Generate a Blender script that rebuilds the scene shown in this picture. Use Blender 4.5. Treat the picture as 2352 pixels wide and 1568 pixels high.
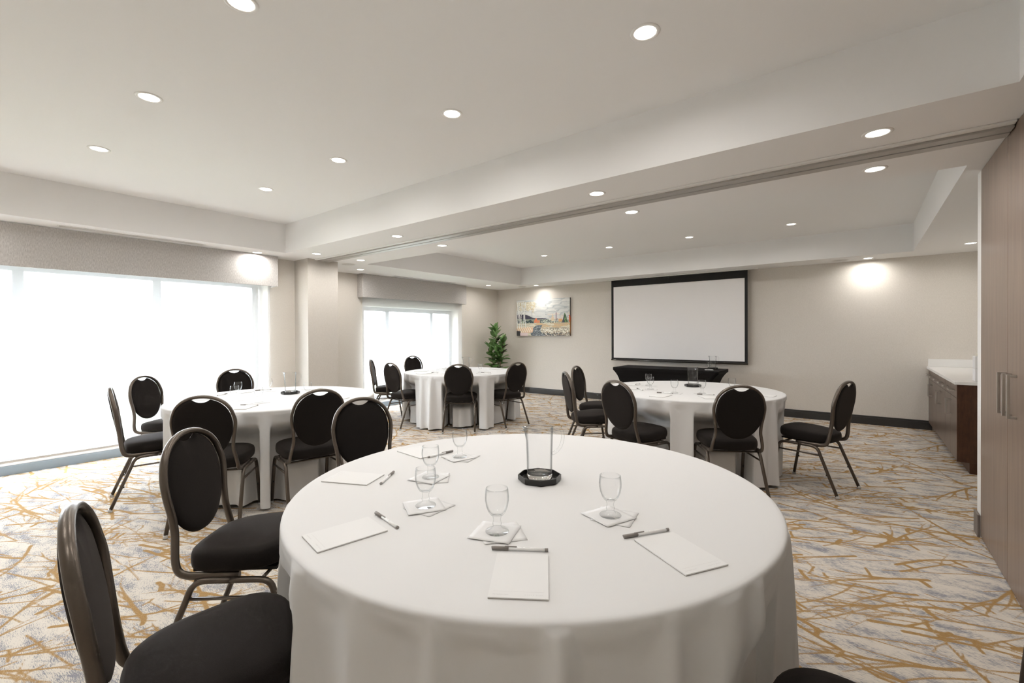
import bpy, bmesh, math, random
import numpy as np
from mathutils import Vector, Matrix

random.seed(7)
rng = np.random.default_rng(11)
for o in list(bpy.data.objects):
    bpy.data.objects.remove(o, do_unlink=True)
SC = bpy.context.scene
COL = SC.collection

# ------------------------------------------------------------------ camera
FPX, YAW, PIT, ROL, CY = 1041.01, 0.65874, -0.006457, -0.00488, 773.1
CAMZ = 1.33
c_, s_ = math.cos(YAW), math.sin(YAW)
fw = Vector((-s_*math.cos(PIT), c_*math.cos(PIT), math.sin(PIT)))
rt = Vector((c_, s_, 0)); up = rt.cross(fw)
R2 = rt*math.cos(ROL)+up*math.sin(ROL); U2 = -rt*math.sin(ROL)+up*math.cos(ROL)
cam = bpy.data.cameras.new('camera'); camo = bpy.data.objects.new('camera', cam); COL.objects.link(camo)
cam.sensor_width = 36; cam.sensor_fit = 'HORIZONTAL'
cam.lens = FPX*36/2352
cam.shift_y = -(784-CY)/2352
cam.clip_start = 0.02; cam.clip_end = 300
M = Matrix((R2, U2, -fw)).transposed().to_4x4(); M.translation = (0, 0, CAMZ)
camo.matrix_world = M
SC.camera = camo

# ------------------------------------------------------------------ world, exposure
SKY = 21.0
w = bpy.data.worlds.new('overcast_sky'); SC.world = w; w.use_nodes = True
bg = w.node_tree.nodes['Background']; bg.inputs[0].default_value = (0.88, 0.94, 1.0, 1); bg.inputs[1].default_value = SKY
SC.view_settings.view_transform = 'Standard'; SC.view_settings.look = 'None'
SC.view_settings.gamma = 1; SC.view_settings.use_curve_mapping = False
SC.view_settings.exposure = 0.30
LAMP_W = 4.25                     # each recessed downlight
LAMP_COL = (1.0, 0.968, 0.93)

cy_ = SC.cycles
cy_.max_bounces = 8; cy_.diffuse_bounces = 5; cy_.glossy_bounces = 3; cy_.transmission_bounces = 6; cy_.transparent_max_bounces = 14
cy_.caustics_reflective = False; cy_.caustics_refractive = False; cy_.use_adaptive_sampling = True; cy_.adaptive_threshold = .05; cy_.adaptive_min_samples = 16; cy_.use_light_tree = False
cy_.use_denoising = True

# ------------------------------------------------------------------ room constants
ZS, ZT = 2.367, 2.727            # soffit and tray ceiling heights
XWA, XWB = -6.30, -6.857         # left wall, near and far room
YW = 8.311                       # back wall
YN = -1.5                        # wall behind the camera
XC = 0.60                        # tall cabinet face
XR = 1.335                       # right wall of the alcove
TZ = 0.756                       # table cloth top
TR = 0.857

# ------------------------------------------------------------------ materials
def mat(name, col=(.8, .8, .8), rough=.5, metal=0., **kw):
    m = bpy.data.materials.new(name); m.use_nodes = True
    b = m.node_tree.nodes['Principled BSDF']
    b.inputs['Base Color'].default_value = (*col, 1); b.inputs['Roughness'].default_value = rough
    b.inputs['Metallic'].default_value = metal
    for k, v in kw.items():
        b.inputs[k.replace('_', ' ')].default_value = v
    return m
def nd(m, t, **kw):
    n = m.node_tree.nodes.new(t)
    for k, v in kw.items():
        setattr(n, k, v)
    return n
def lk(m, a, b): m.node_tree.links.new(a, b)
def bsdf(m): return m.node_tree.nodes['Principled BSDF']
def coords(m, scale=(1, 1, 1), kind='Object', rot=(0, 0, 0)):
    tc = nd(m, 'ShaderNodeTexCoord'); mp = nd(m, 'ShaderNodeMapping')
    mp.inputs['Scale'].default_value = scale; mp.inputs['Rotation'].default_value = rot
    lk(m, tc.outputs[kind], mp.inputs[0]); return mp.outputs[0]
def noise(m, vec, scale, detail=2., rough=.5):
    n = nd(m, 'ShaderNodeTexNoise'); n.inputs['Scale'].default_value = scale
    n.inputs['Detail'].default_value = detail; n.inputs['Roughness'].default_value = rough
    lk(m, vec, n.inputs['Vector']); return n.outputs['Fac']
def ramp(m, fac, stops):
    r = nd(m, 'ShaderNodeValToRGB'); e = r.color_ramp.elements
    while len(e) < len(stops): e.new(.5)
    for el, (p, c) in zip(e, stops):
        el.position = p; el.color = (*c, 1)
    lk(m, fac, r.inputs[0]); return r.outputs[0]
def bump(m, h, strength=.2, dist=.002):
    b = nd(m, 'ShaderNodeBump'); b.inputs['Strength'].default_value = strength; b.inputs['Distance'].default_value = dist
    lk(m, h, b.inputs['Height']); lk(m, b.outputs[0], bsdf(m).inputs['Normal'])

M_ceil = mat('ceiling_paint', (.85, .842, .835), .75)
bump(M_ceil, noise(M_ceil, coords(M_ceil), 180., 3), .06, .001)
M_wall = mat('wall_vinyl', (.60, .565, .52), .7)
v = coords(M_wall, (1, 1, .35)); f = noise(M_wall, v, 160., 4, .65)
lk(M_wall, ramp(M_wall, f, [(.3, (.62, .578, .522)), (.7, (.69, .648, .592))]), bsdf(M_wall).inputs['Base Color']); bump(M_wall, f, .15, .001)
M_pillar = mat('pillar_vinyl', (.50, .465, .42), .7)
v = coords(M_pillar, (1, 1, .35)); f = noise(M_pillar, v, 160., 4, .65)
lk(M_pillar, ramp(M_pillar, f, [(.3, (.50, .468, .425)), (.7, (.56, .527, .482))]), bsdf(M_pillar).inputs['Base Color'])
M_wallw = mat('wall_white_paint', (.80, .79, .77), .6)
M_base = mat('baseboard_charcoal', (.035, .034, .033), .35)
M_grey_base = mat('baseboard_grey_wood', (.17, .145, .125), .5)
M_val = mat('valance_fabric', (.3, .28, .26), .85)
v = coords(M_val, (1, 1, .25)); f = noise(M_val, v, 150., 3, .7)
lk(M_val, ramp(M_val, f, [(.3, (.40, .38, .365)), (.72, (.62, .595, .575))]), bsdf(M_val).inputs['Base Color']); bump(M_val, f, .2, .001)
M_alu = mat('aluminium_frame', (.42, .44, .46), .4, .6)
M_curb = mat('window_curb_metal', (.19, .22, .245), .35, .3)
M_hem = mat('blind_hem_bar', (.55, .53, .50), .5)
M_track = mat('track_painted', (.40, .38, .355), .4, .3)
M_dark = mat('dark_gap', (.012, .011, .010), .6)
M_trim = mat('light_trim', (.82, .81, .79), .4)
M_black = mat('black_plastic', (.012, .011, .010), .3)
M_screenb = mat('screen_black_border', (.008, .008, .008), .7)
M_screen = mat('screen_vinyl', (.83, .81, .80), .8)
M_fabric = mat('chair_fabric', (.012, .010, .009), .92, Sheen_Weight=.14, Sheen_Roughness=.5)
bsdf(M_fabric).inputs['Sheen Tint'].default_value = (.45, .38, .33, 1)
bsdf(M_fabric).inputs['Specular IOR Level'].default_value = .15
f = noise(M_fabric, coords(M_fabric), 900., 2)
lk(M_fabric, ramp(M_fabric, f, [(.3, (.007, .0055, .005)), (.75, (.019, .016, .0145))]), bsdf(M_fabric).inputs['Base Color']); bump(M_fabric, f, .25, .0006)
M_frame = mat('chair_hammered_metal', (.115, .095, .078), .33, .7)
f = noise(M_frame, coords(M_frame), 260., 2)
bump(M_frame, f, .22, .0012)
M_glide = mat('chair_glide', (.55, .54, .52), .35, Transmission_Weight=.3)
M_pan = mat('seat_pan', (.012, .011, .010), .7)
M_cloth = mat('table_linen', (.66, .656, .65), .82, Sheen_Weight=.12)
bump(M_cloth, noise(M_cloth, coords(M_cloth), 9., 4, .6), .06, .01)
M_paper = mat('paper', (.71, .707, .70), .7)
M_card = mat('pad_backing_card', (.30, .26, .22), .8)
M_ink = mat('print_ink', (.30, .30, .30), .8)
M_inkl = mat('print_ink_light', (.55, .54, .53), .8)
M_nap = mat('napkin_paper', (.70, .697, .695), .9)
bump(M_nap, noise(M_nap, coords(M_nap), 60., 3), .3, .002)
M_pen = mat('pen_barrel', (.90, .90, .895), .3)
M_pencap = mat('pen_cap', (.25, .23, .215), .4)
M_table = mat('table_plywood', (.35, .26, .17), .6)
M_steel = mat('brushed_steel', (.55, .53, .50), .3, 1.)
M_counter = mat('white_quartz', (.80, .79, .77), .25)
M_box = mat('white_card_box', (.80, .79, .79), .6)
M_pot = mat('plant_pot', (.06, .055, .05), .5)
M_soil = mat('potting_soil', (.03, .02, .015), .95)
M_stem = mat('plant_stem', (.16, .12, .07), .8)
M_spk = mat('speaker_grille', (.62, .60, .58), .6)
M_spand = mat('spandex_cover', (.010, .009, .009), .85, Specular_IOR_Level=.15)

def wood(name, a, b, rough, scale=(1, 1, 1), gloss=.5):
    m = mat(name, a, rough); bsdf(m).inputs['Specular IOR Level'].default_value = gloss
    v = coords(m, scale); f = noise(m, v, 3.2, 6, .6)
    lk(m, ramp(m, f, [(.28, a), (.72, b)]), bsdf(m).inputs['Base Color'])
    return m
M_wood = wood('laminate_walnut', (.145, .102, .076), (.25, .182, .137), .30, (9, 9, .5), .55)
M_wood_shaded = wood('laminate_walnut_shaded', (.085, .060, .045), (.155, .112, .085), .32, (9, 9, .5), .5)  # tall cupboard's laminate again, its dimmer reflections baked in as darker browns
M_woodd = wood('stained_end_panel', (.045, .017, .008), (.085, .036, .017), .4, (14, 14, 4), .4)

# glass: clear shell that transmits straight and reflects by Fresnel, deeper tint at grazing angles
def thin_glass(name, tint=(.97, .98, .98), edge=(.55, .57, .58), rough=.02):
    m = bpy.data.materials.new(name); m.use_nodes = True; nt = m.node_tree
    nt.nodes.remove(bsdf(m)); out = nt.nodes['Material Output']
    lw = nd(m, 'ShaderNodeLayerWeight'); lw.inputs[0].default_value = .5
    tr = nd(m, 'ShaderNodeBsdfTransparent'); gl = nd(m, 'ShaderNodeBsdfGlossy'); gl.inputs['Roughness'].default_value = rough
    mx = nd(m, 'ShaderNodeMixShader'); fp = nd(m, 'ShaderNodeMath', operation='POWER'); fp.inputs[1].default_value = 4.0; fr = nd(m, 'ShaderNodeMath', operation='MULTIPLY_ADD'); fr.inputs[1].default_value = .55; fr.inputs[2].default_value = .02; lk(m, lw.outputs['Facing'], fp.inputs[0]); lk(m, fp.outputs[0], fr.inputs[0])
    cr = nd(m, 'ShaderNodeValToRGB'); cr.color_ramp.elements[0].color = (*tint, 1); cr.color_ramp.elements[0].position = .45
    cr.color_ramp.elements[1].color = (*edge, 1); cr.color_ramp.elements[1].position = .97
    lk(m, lw.outputs['Facing'], cr.inputs[0]); lk(m, cr.outputs[0], tr.inputs[0])
    lk(m, fr.outputs[0], mx.inputs[0]); lk(m, tr.outputs[0], mx.inputs[1]); lk(m, gl.outputs[0], mx.inputs[2]); lk(m, mx.outputs[0], out.inputs[0])
    return m
M_glass = thin_glass('drinking_glass', (.995, .996, .996), (.74, .755, .76))
M_glassf = thin_glass('goblet_foot_glass', (.994, .995, .995), (.76, .775, .78))
M_glassp = thin_glass('pitcher_glass', (.992, .993, .993), (.50, .52, .53))
M_pane = thin_glass('window_pane', (.97, .97, .975), (.82, .85, .86))
M_solidglass = mat('solid_glass', (1, 1, 1), .02, Transmission_Weight=1., IOR=1.45)

# roller blind: open weave, part see-through, part light-scattering
M_blind = bpy.data.materials.new('blind_sheer_weave'); M_blind.use_nodes = True
nt = M_blind.node_tree; nt.nodes.remove(bsdf(M_blind)); out = nt.nodes['Material Output']
tr = nd(M_blind, 'ShaderNodeBsdfTransparent'); tl = nd(M_blind, 'ShaderNodeBsdfTranslucent'); df = nd(M_blind, 'ShaderNodeBsdfDiffuse')
tl.inputs[0].default_value = (.86, .88, .89, 1); df.inputs[0].default_value = (.82, .83, .84, 1)
m1 = nd(M_blind, 'ShaderNodeMixShader'); m2 = nd(M_blind, 'ShaderNodeMixShader')
m1.inputs[0].default_value = .08; m2.inputs[0].default_value = .46
lk(M_blind, df.outputs[0], m1.inputs[1]); lk(M_blind, tl.outputs[0], m1.inputs[2])
lk(M_blind, m1.outputs[0], m2.inputs[1]); lk(M_blind, tr.outputs[0], m2.inputs[2]); lk(M_blind, m2.outputs[0], out.inputs[0])

M_lens = bpy.data.materials.new('lamp_lens'); M_lens.use_nodes = True
b_ = bsdf(M_lens); b_.inputs['Emission Color'].default_value = (1, .93, .83, 1); b_.inputs['Emission Strength'].default_value = 6.0

# ------------------------------------------------------------------ helpers
def link(o, parent=None):
    COL.objects.link(o)
    if parent is not None: o.parent = parent
    return o
def mesh_obj(name, verts, faces, m=None, parent=None, smooth=False, loc=None, rotz=None):
    me = bpy.data.meshes.new(name); me.from_pydata([tuple(v) for v in verts], [], faces); me.update()
    if smooth: me.polygons.foreach_set('use_smooth', [True]*len(me.polygons))
    if m: me.materials.append(m)
    o = bpy.data.objects.new(name, me); link(o, parent)
    if loc is not None: o.location = loc
    if rotz is not None: o.rotation_euler = (0, 0, rotz)
    return o
class MB:
    def __init__(s): s.v = []; s.f = []; s.sm = []
    def add(s, vs, fs, smooth=False):
        k = len(s.v); s.v += [tuple(p) for p in vs]; s.f += [[i+k for i in f] for f in fs]; s.sm += [smooth]*len(fs); return s
    def box(s, x0, x1, y0, y1, z0, z1):
        vs = [(x, y, z) for z in (z0, z1) for y in (y0, y1) for x in (x0, x1)]
        return s.add(vs, [[0, 2, 3, 1], [4, 5, 7, 6], [0, 1, 5, 4], [2, 6, 7, 3], [0, 4, 6, 2], [1, 3, 7, 5]])
    def lathe(s, prof, n=32, c=(0, 0, 0), smooth=True, caps=True):
        vs = []; fs = []
        for r, z in prof:
            for k in range(n):
                a = 2*math.pi*k/n; vs.append((c[0]+r*math.cos(a), c[1]+r*math.sin(a), c[2]+z))
        for i in range(len(prof)-1):
            for k in range(n):
                k2 = (k+1) % n; fs.append([i*n+k, i*n+k2, (i+1)*n+k2, (i+1)*n+k])
        s.add(vs, fs, smooth)
        if caps:
            b = len(s.v)-len(vs)
            if prof[0][0] > 1e-5: s.f.append([b+k for k in reversed(range(n))]); s.sm.append(False)
            if prof[-1][0] > 1e-5: s.f.append([b+(len(prof)-1)*n+k for k in range(n)]); s.sm.append(False)
        return s
    def sweep(s, path, ra, rb, hint=(0, 0, 1), n=8, caps=True, closed=False):
        P = [Vector(p) for p in path]; N = len(P); h = Vector(hint); vs = []; fs = []
        for i, p in enumerate(P):
            a = P[i-1] if (i > 0 or closed) else P[i]; b = P[(i+1) % N] if (i < N-1 or closed) else P[i]
            t = (b-a).normalized(); bb = h-t*h.dot(t)
            if bb.length < 1e-4: bb = Vector((1, 0, 0))-t*t.x
            bb.normalize(); nn = bb.cross(t)
            for k in range(n):
                an = 2*math.pi*(k+.5)/n; vs.append(p+nn*ra*math.cos(an)+bb*rb*math.sin(an))
        for i in range(N if closed else N-1):
            for k in range(n):
                k2 = (k+1) % n; j = (i+1) % N; fs.append([i*n+k, i*n+k2, j*n+k2, j*n+k])
        s.add(vs, fs, True)
        if caps and not closed:
            b = len(s.v)-len(vs); s.f.append([b+k for k in reversed(range(n))]); s.f.append([b+(N-1)*n+k for k in range(n)]); s.sm += [False, False]
        return s
    def build(s, name, m=None, parent=None, bevel=0, loc=None, rotz=None):
        me = bpy.data.meshes.new(name); me.from_pydata(s.v, [], s.f); me.update()
        me.polygons.foreach_set('use_smooth', s.sm)
        bm = bmesh.new(); bm.from_mesh(me); bmesh.ops.recalc_face_normals(bm, faces=bm.faces)
        if bevel: bmesh.ops.bevel(bm, geom=list(bm.edges), offset=bevel, segments=2, profile=.5, affect='EDGES')
        bm.to_mesh(me); bm.free()
        if m: me.materials.append(m)
        o = bpy.data.objects.new(name, me); link(o, parent)
        if loc is not None: o.location = loc
        if rotz is not None: o.rotation_euler = (0, 0, rotz)
        return o
def tag(o, label, cat, group=None):
    o['label'] = label; o['category'] = cat
    if group: o['group'] = group
    return o
def struct(o): o['kind'] = 'structure'; return o
def thing(name, label, cat, loc=(0, 0, 0), rotz=0, group=None):
    o = bpy.data.objects.new(name, None); o.empty_display_size = .05; link(o); o.location = loc; o.rotation_euler = (0, 0, rotz)
    return tag(o, label, cat, group)
def copy_tree(o, parent=None):
    c = o.copy(); COL.objects.link(c); c.parent = parent
    for ch in list(o.children): copy_tree(ch, c)
    return c
def catmull(pts, n):
    P = [Vector(p) for p in pts]; P = [P[0]*2-P[1]]+P+[P[-1]*2-P[-2]]; out = []
    for i in range(1, len(P)-2):
        for k in range(n):
            t = k/n; a, b, c, d = P[i-1], P[i], P[i+1], P[i+2]
            out.append(.5*((2*b)+(c-a)*t+(2*a-5*b+4*c-d)*t*t+(3*b-a-3*c+d)*t**3))
    out.append(P[-2]); return out
def smooth(a, b, x):
    t = min(1, max(0, (x-a)/(b-a))); return t*t*(3-2*t)
def slab(name, m, x0, x1, y0, y1, z0, z1, parent=None, bevel=0):
    return MB().box(x0, x1, y0, y1, z0, z1).build(name, m, parent, bevel)

# ================================================================== SETTING
# ---- floor with the twig carpet: distances to the woven twigs are stored per vertex
TILE = 1.83; NT = 610
def twig_field():
    px = TILE/NT
    D = np.full((NT, NT), 9.0, np.float32)
    segs = []
    r = random.Random(5)
    def branch(x, y, a, L, w, depth):
        n = max(4, int(L/.045)); st = L/n; cur = r.uniform(-.045, .045)
        for i in range(n):
            k0 = 1-.70*(i/n); k1 = 1-.70*((i+1)/n)
            a2 = a+cur+r.uniform(-.09, .09)
            x2, y2 = x+st*math.cos(a2), y+st*math.sin(a2)
            segs.append((x, y, x2, y2, w*k0, w*k1))
            a = a2; x, y = x2, y2
            if depth < 2 and i > 0 and r.random() < (.30 if depth == 0 else .16):
                branch(x, y, a+r.choice((-1, 1))*r.uniform(.18, .52), L*r.uniform(.30, .6)*(1-.35*i/n), w*k0*.8, depth+1)
            elif depth < 2 and r.random() < .07:          # short blunt spur
                b = a+r.choice((-1, 1))*r.uniform(1.0, 1.9); l = r.uniform(.05, .11)
                b2 = b+r.uniform(-.5, .5); xm, ym = x+l*.5*math.cos(b), y+l*.5*math.sin(b)
                segs.append((x, y, xm, ym, w*.95, w*1.05)); segs.append((xm, ym, xm+l*.5*math.cos(b2), ym+l*.5*math.sin(b2), w*1.05, w*.95))
    for k in range(42):
        best = None
        for c in range(14):
            x, y = r.uniform(0, TILE), r.uniform(0, TILE); a = r.gauss(.62, .33)+r.choice((0, math.pi))
            if r.random() < .18: a += math.pi/2+.3
            L = r.uniform(.45, .95); dm = 9
            for sx0, sy0, *_ in segs[::2]:
                for t in (.1, .4, .7, 1.):
                    dx = abs(x+t*L*math.cos(a)-sx0) % TILE; dy = abs(y+t*L*math.sin(a)-sy0) % TILE
                    dm = min(dm, min(dx, TILE-dx)**2+min(dy, TILE-dy)**2)
            if best is None or dm > best[0]: best = (dm, x, y, a, L)
        branch(best[1], best[2], best[3], best[4], r.uniform(.0075, .0130), 0)
    for k in range(64):                                   # fine stray strands
        x, y = r.uniform(0, TILE), r.uniform(0, TILE); a = r.gauss(.45, .28); w = r.uniform(.0028, .0046); L = r.uniform(.22, .55); n = 7; b = r.uniform(-.05, .05)
        for i in range(n):
            x2, y2 = x+L/n*math.cos(a), y+L/n*math.sin(a); segs.append((x, y, x2, y2, w, w)); x, y = x2, y2; a += b+r.uniform(-.06, .06)
    for x0, y0, x1, y1, w0, w1 in segs:
        R = .05
        i0 = int(math.floor((min(x0, x1)-R)/px)); i1 = int(math.ceil((max(x0, x1)+R)/px))
        j0 = int(math.floor((min(y0, y1)-R)/px)); j1 = int(math.ceil((max(y0, y1)+R)/px))
        I = np.arange(i0, i1+1); J = np.arange(j0, j1+1)
        X, Y = np.meshgrid(I*px, J*px, indexing='ij')
        dx, dy = x1-x0, y1-y0; L2 = dx*dx+dy*dy
        t = np.clip(((X-x0)*dx+(Y-y0)*dy)/L2, 0, 1)
        d = np.hypot(X-x0-t*dx, Y-y0-t*dy)-(w0+(w1-w0)*t)
        ix = np.ix_(I % NT, J % NT)
        D[ix] = np.minimum(D[ix], d)
    return np.clip(D, -.02, .05)
FIELD = twig_field()
xs = np.concatenate([np.arange(XWB-.3, -4.0, .012), np.arange(-4.0, .75, .0085), np.arange(.75, XR+.05, .02)])
ys = np.concatenate([np.arange(YN-.05, .1, .05), np.arange(.1, 4.4, .0085), np.arange(4.4, YW+.03, .014)])
X, Y = np.meshgrid(xs, ys, indexing='ij')
fx = (X % TILE)/TILE*NT; fy = (Y % TILE)/TILE*NT
i0 = np.floor(fx).astype(int); j0 = np.floor(fy).astype(int); tx = fx-i0; ty = fy-j0
i0 %= NT; j0 %= NT; i1 = (i0+1) % NT; j1 = (j0+1) % NT
V = FIELD[i0, j0]*(1-tx)*(1-ty)+FIELD[i1, j0]*tx*(1-ty)+FIELD[i0, j1]*(1-tx)*ty+FIELD[i1, j1]*tx*ty
nx, ny = len(xs), len(ys)
me = bpy.data.meshes.new('floor')
co = np.stack([X, Y, np.zeros_like(X)], -1).reshape(-1, 3).astype(np.float32)
idx = np.arange(nx*ny).reshape(nx, ny)
quads = np.stack([idx[:-1, :-1], idx[1:, :-1], idx[1:, 1:], idx[:-1, 1:]], -1).reshape(-1, 4)
me.vertices.add(len(co)); me.vertices.foreach_set('co', co.ravel())
me.loops.add(quads.size); me.loops.foreach_set('vertex_index', quads.ravel().astype(np.int32))
me.polygons.add(len(quads)); me.polygons.foreach_set('loop_start', np.arange(0, quads.size, 4, dtype=np.int32))
me.update(calc_edges=True)
at = me.attributes.new('twig', 'FLOAT', 'POINT'); at.data.foreach_set('value', V.astype(np.float32).ravel())
floor = bpy.data.objects.new('floor', me); link(floor); struct(floor)
mc = mat('twig_carpet', (.6, .55, .5), .95); bsdf(mc).inputs['Specular IOR Level'].default_value = .12
att = nd(mc, 'ShaderNodeAttribute'); att.attribute_name = 'twig'
obj = coords(mc)
fz = noise(mc, obj, 420., 1)                      # fuzzy yarn edge
ma = nd(mc, 'ShaderNodeMath', operation='MULTIPLY_ADD'); ma.inputs[1].default_value = .012; ma.inputs[2].default_value = -.006
lk(mc, fz, ma.inputs[0])
ad = nd(mc, 'ShaderNodeMath', operation='ADD'); lk(mc, att.outputs['Fac'], ad.inputs[0]); lk(mc, ma.outputs[0], ad.inputs[1])
mr = nd(mc, 'ShaderNodeMapRange'); mr.inputs[1].default_value = -.0015; mr.inputs[2].default_value = .0025; mr.inputs[3].default_value = 1; mr.inputs[4].default_value = 0
lk(mc, ad.outputs[0], mr.inputs[0])
fleck = noise(mc, coords(mc, (48, 330, 1), rot=(0, 0, -.52)), 1., 2, .7)
patch = noise(mc, coords(mc, (6, 13, 1), rot=(0, 0, -.52)), 1., 3, .6)
fa = nd(mc, 'ShaderNodeMath', operation='MULTIPLY_ADD'); fa.inputs[1].default_value = .9; lk(mc, patch, fa.inputs[0]); lk(mc, fleck, fa.inputs[2])
basec = ramp(mc, fa.outputs[0], [(.0, (.70, .65, .575)), (.84, (.63, .58, .51)), (.93, (.45, .425, .40)), (1.0, (.25, .25, .28))])
# ramp is clamped at 1: compress the sum first
sc = nd(mc, 'ShaderNodeMath', operation='MULTIPLY'); sc.inputs[1].default_value = .915; lk(mc, fa.outputs[0], sc.inputs[0])
mc.node_tree.links.new(sc.outputs[0], basec.node.inputs[0])
ochre = ramp(mc, noise(mc, coords(mc, (60, 260, 1), rot=(0, 0, -.52)), 1., 3, .7), [(.2, (.27, .16, .06)), (.55, (.38, .235, .095)), (.85, (.50, .38, .22))])
mxc = nd(mc, 'ShaderNodeMix', data_type='RGBA')
lk(mc, mr.outputs[0], mxc.inputs[0]); lk(mc, basec, mxc.inputs[6]); lk(mc, ochre, mxc.inputs[7])
lk(mc, mxc.outputs[2], bsdf(mc).inputs['Base Color'])
bump(mc, noise(mc, coords(mc, (130, 330, 1)), 1., 2), .6, .004)
me.materials.append(mc)

# ---- ceiling: soffits, two trays, beam
cb = MB()
TAX0, TAX1, TAY0, TAY1 = -5.775, .515, -1.0, 2.79
TBX0, TBX1, TBY0, TBY1 = -5.775, .52, 3.985, 7.78
XL = XWB-.4; XE = XR+.15; Y0 = YN-.15; Y1 = YW+.15; ZU = ZT+.02
cb.box(XL, TAX0, Y0, Y1, ZS, ZU); cb.box(TAX1, XE, Y0, Y1, ZS, ZU)
cb.box(TAX0, TAX1, Y0, TAY0, ZS, ZU); cb.box(TAX0, TAX1, TAY1, TBY0, ZS, ZU); cb.box(TAX0, TAX1, TBY1, Y1, ZS, ZU)
cb.box(XL, XE, Y0, Y1, ZT, ZT+.12)
ceiling = struct(cb.build('ceiling', M_ceil))
# ---- walls
wb = MB().box(XWB-.4, XR+.15, YW, YW+.15, -.05, ZS+.01)
struct(wb.build('wall_back', M_wall))
OA0, OA1, OAZ = -1.25, 2.80, 2.12          # window openings
OB0, OB1, OBZ = 4.66, 6.97, 2.10
wl = MB()
wl.box(XWA-.32, XWA, YN-.1, OA0, -.05, ZS+.01); wl.box(XWA-.32, XWA, OA1, 3.20, -.05, ZS+.01); wl.box(XWA-.32, XWA, OA0, OA1, OAZ, ZS+.01)
wl.box(XWB-.32, XWB, 3.58, OB0, -.05, ZS+.01); wl.box(XWB-.32, XWB, OB1, YW+.1, -.05, ZS+.01); wl.box(XWB-.32, XWB, OB0, OB1, OBZ, ZS+.01)
struct(wl.build('wall_left', M_wall))
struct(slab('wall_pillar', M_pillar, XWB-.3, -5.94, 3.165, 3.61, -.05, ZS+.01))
wr = MB(); wr.box(XR, XR+.12, 4.26, YW+.1, -.05, ZS+.01); wr.box(XC+.6, XR+.12, YN-.1, 4.26, -.05, ZS+.01); wr.box(XC, XC+.6, YN-.1, 1.55, -.05, ZS+.01)
struct(wr.build('wall_right', M_wall))
struct(slab('wall_stub', M_wallw, .601, XR+.05, 4.15, 4.262, -.05, ZS+.01))
struct(slab('wall_near', M_wall, XWA-.3, XR+.1, YN-.12, YN, -.05, ZS+.01))
def baseb(name, pts_box, m=M_base):
    b = MB()
    for q in pts_box: b.box(*q)
    return struct(b.build(name, m, bevel=.002))
baseb('baseboard_back', [(XWB+.001, .74, YW-.016, YW-.001, .0, .10), (XWB+.001, .74, YW-.011, YW-.001, .10, .125)])
baseb('baseboard_left', [(XWB+.001, XWB+.016, OB1+.02, YW-.02, 0, .10), (XWB+.001, XWB+.011, OB1+.02, YW-.02, .10, .125),
      (XWB+.001, XWB+.016, 3.63, OB0-.02, 0, .10), (XWB+.001, XWB+.011, 3.63, OB0-.02, .10, .125), (-5.939, -5.926, 3.165, 3.61, 0, .12)])
baseb('baseboard_stub', [(.586, .600, 4.152, 4.278, 0, .145), (.601, XR-.05, 4.263, 4.276, 0, .145)], M_grey_base)

# ---- windows
def window(name, xf, y0, y1, z1, mull, curbx):
    root = bpy.data.objects.new(name, None); link(root); root['kind'] = 'structure'; root.location = (xf, (y0+y1)/2, 0)
    def part(nm, m, a, b, c, d, e, g): return slab(nm, m, a-xf, b-xf, c-(y0+y1)/2, d-(y0+y1)/2, e, g, root, .003)
    part('window_curb', M_curb, curbx-.16, curbx, y0, y1, 0, .088)
    part('window_sill', M_hem, curbx-.16, curbx-.012, y0, y1, .0885, .13)
    part('head_rail', M_alu, xf-.06, xf+.02, y0, y1, z1-.07, z1)
    part('bottom_rail', M_alu, xf-.06, xf+.02, y0, y1, .131, .20)
    for y in mull: part('mullion', M_alu, xf-.06, xf+.03, y-.04, y+.04, .2005, z1-.0705)
    yy = sorted(mull)
    for a, b in zip(yy[:-1], yy[1:]): part('pane', M_pane, xf-.02, xf-.012, a+.041, b-.041, .201, z1-.071)
    return root
window('window_1', -6.54, OA0, OA1, OAZ-.08, [-1.21, -.55, .55, 1.65, 2.73], -6.46)
window('window_2', -7.09, OB0, OB1, 1.83, [4.70, 5.30, 6.40, 6.93], -6.97)
struct(slab('trim_1', M_wallw, -7.15, -6.86, OB0, OB1, 1.83, OBZ))

# ---- outside: lawn, paving and low buildings seen through the blinds
struct(slab('ground', mat('asphalt', (.30, .30, .29), .9), -90, -7.3, -60, 60, -.25, -.12))
struct(slab('lawn', mat('lawn', (.15, .17, .12), .95), -11.5, -7.6, -20, 25, -.118, -.10))
for i, (x, y, sx, sy, h) in enumerate([(-60, 9, 8, 12, 3.6), (-55, -8, 6, 9, 2.6)]):
    r = thing('low_building', ['faint grey low building on the horizon seen through the large blind', 'pale distant shed far left beyond the large window'][i], 'building', (x, y, -.12))
    slab('walls', mat('far_wall', (.28, .27, .27), .9), -sx/2, sx/2, -sy/2, sy/2, 0, h, r); slab('roof', mat('far_roof', (.2, .2, .2), .9), -sx/2-.2, sx/2+.2, -sy/2-.2, sy/2+.2, h, h+.3, r)

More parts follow.
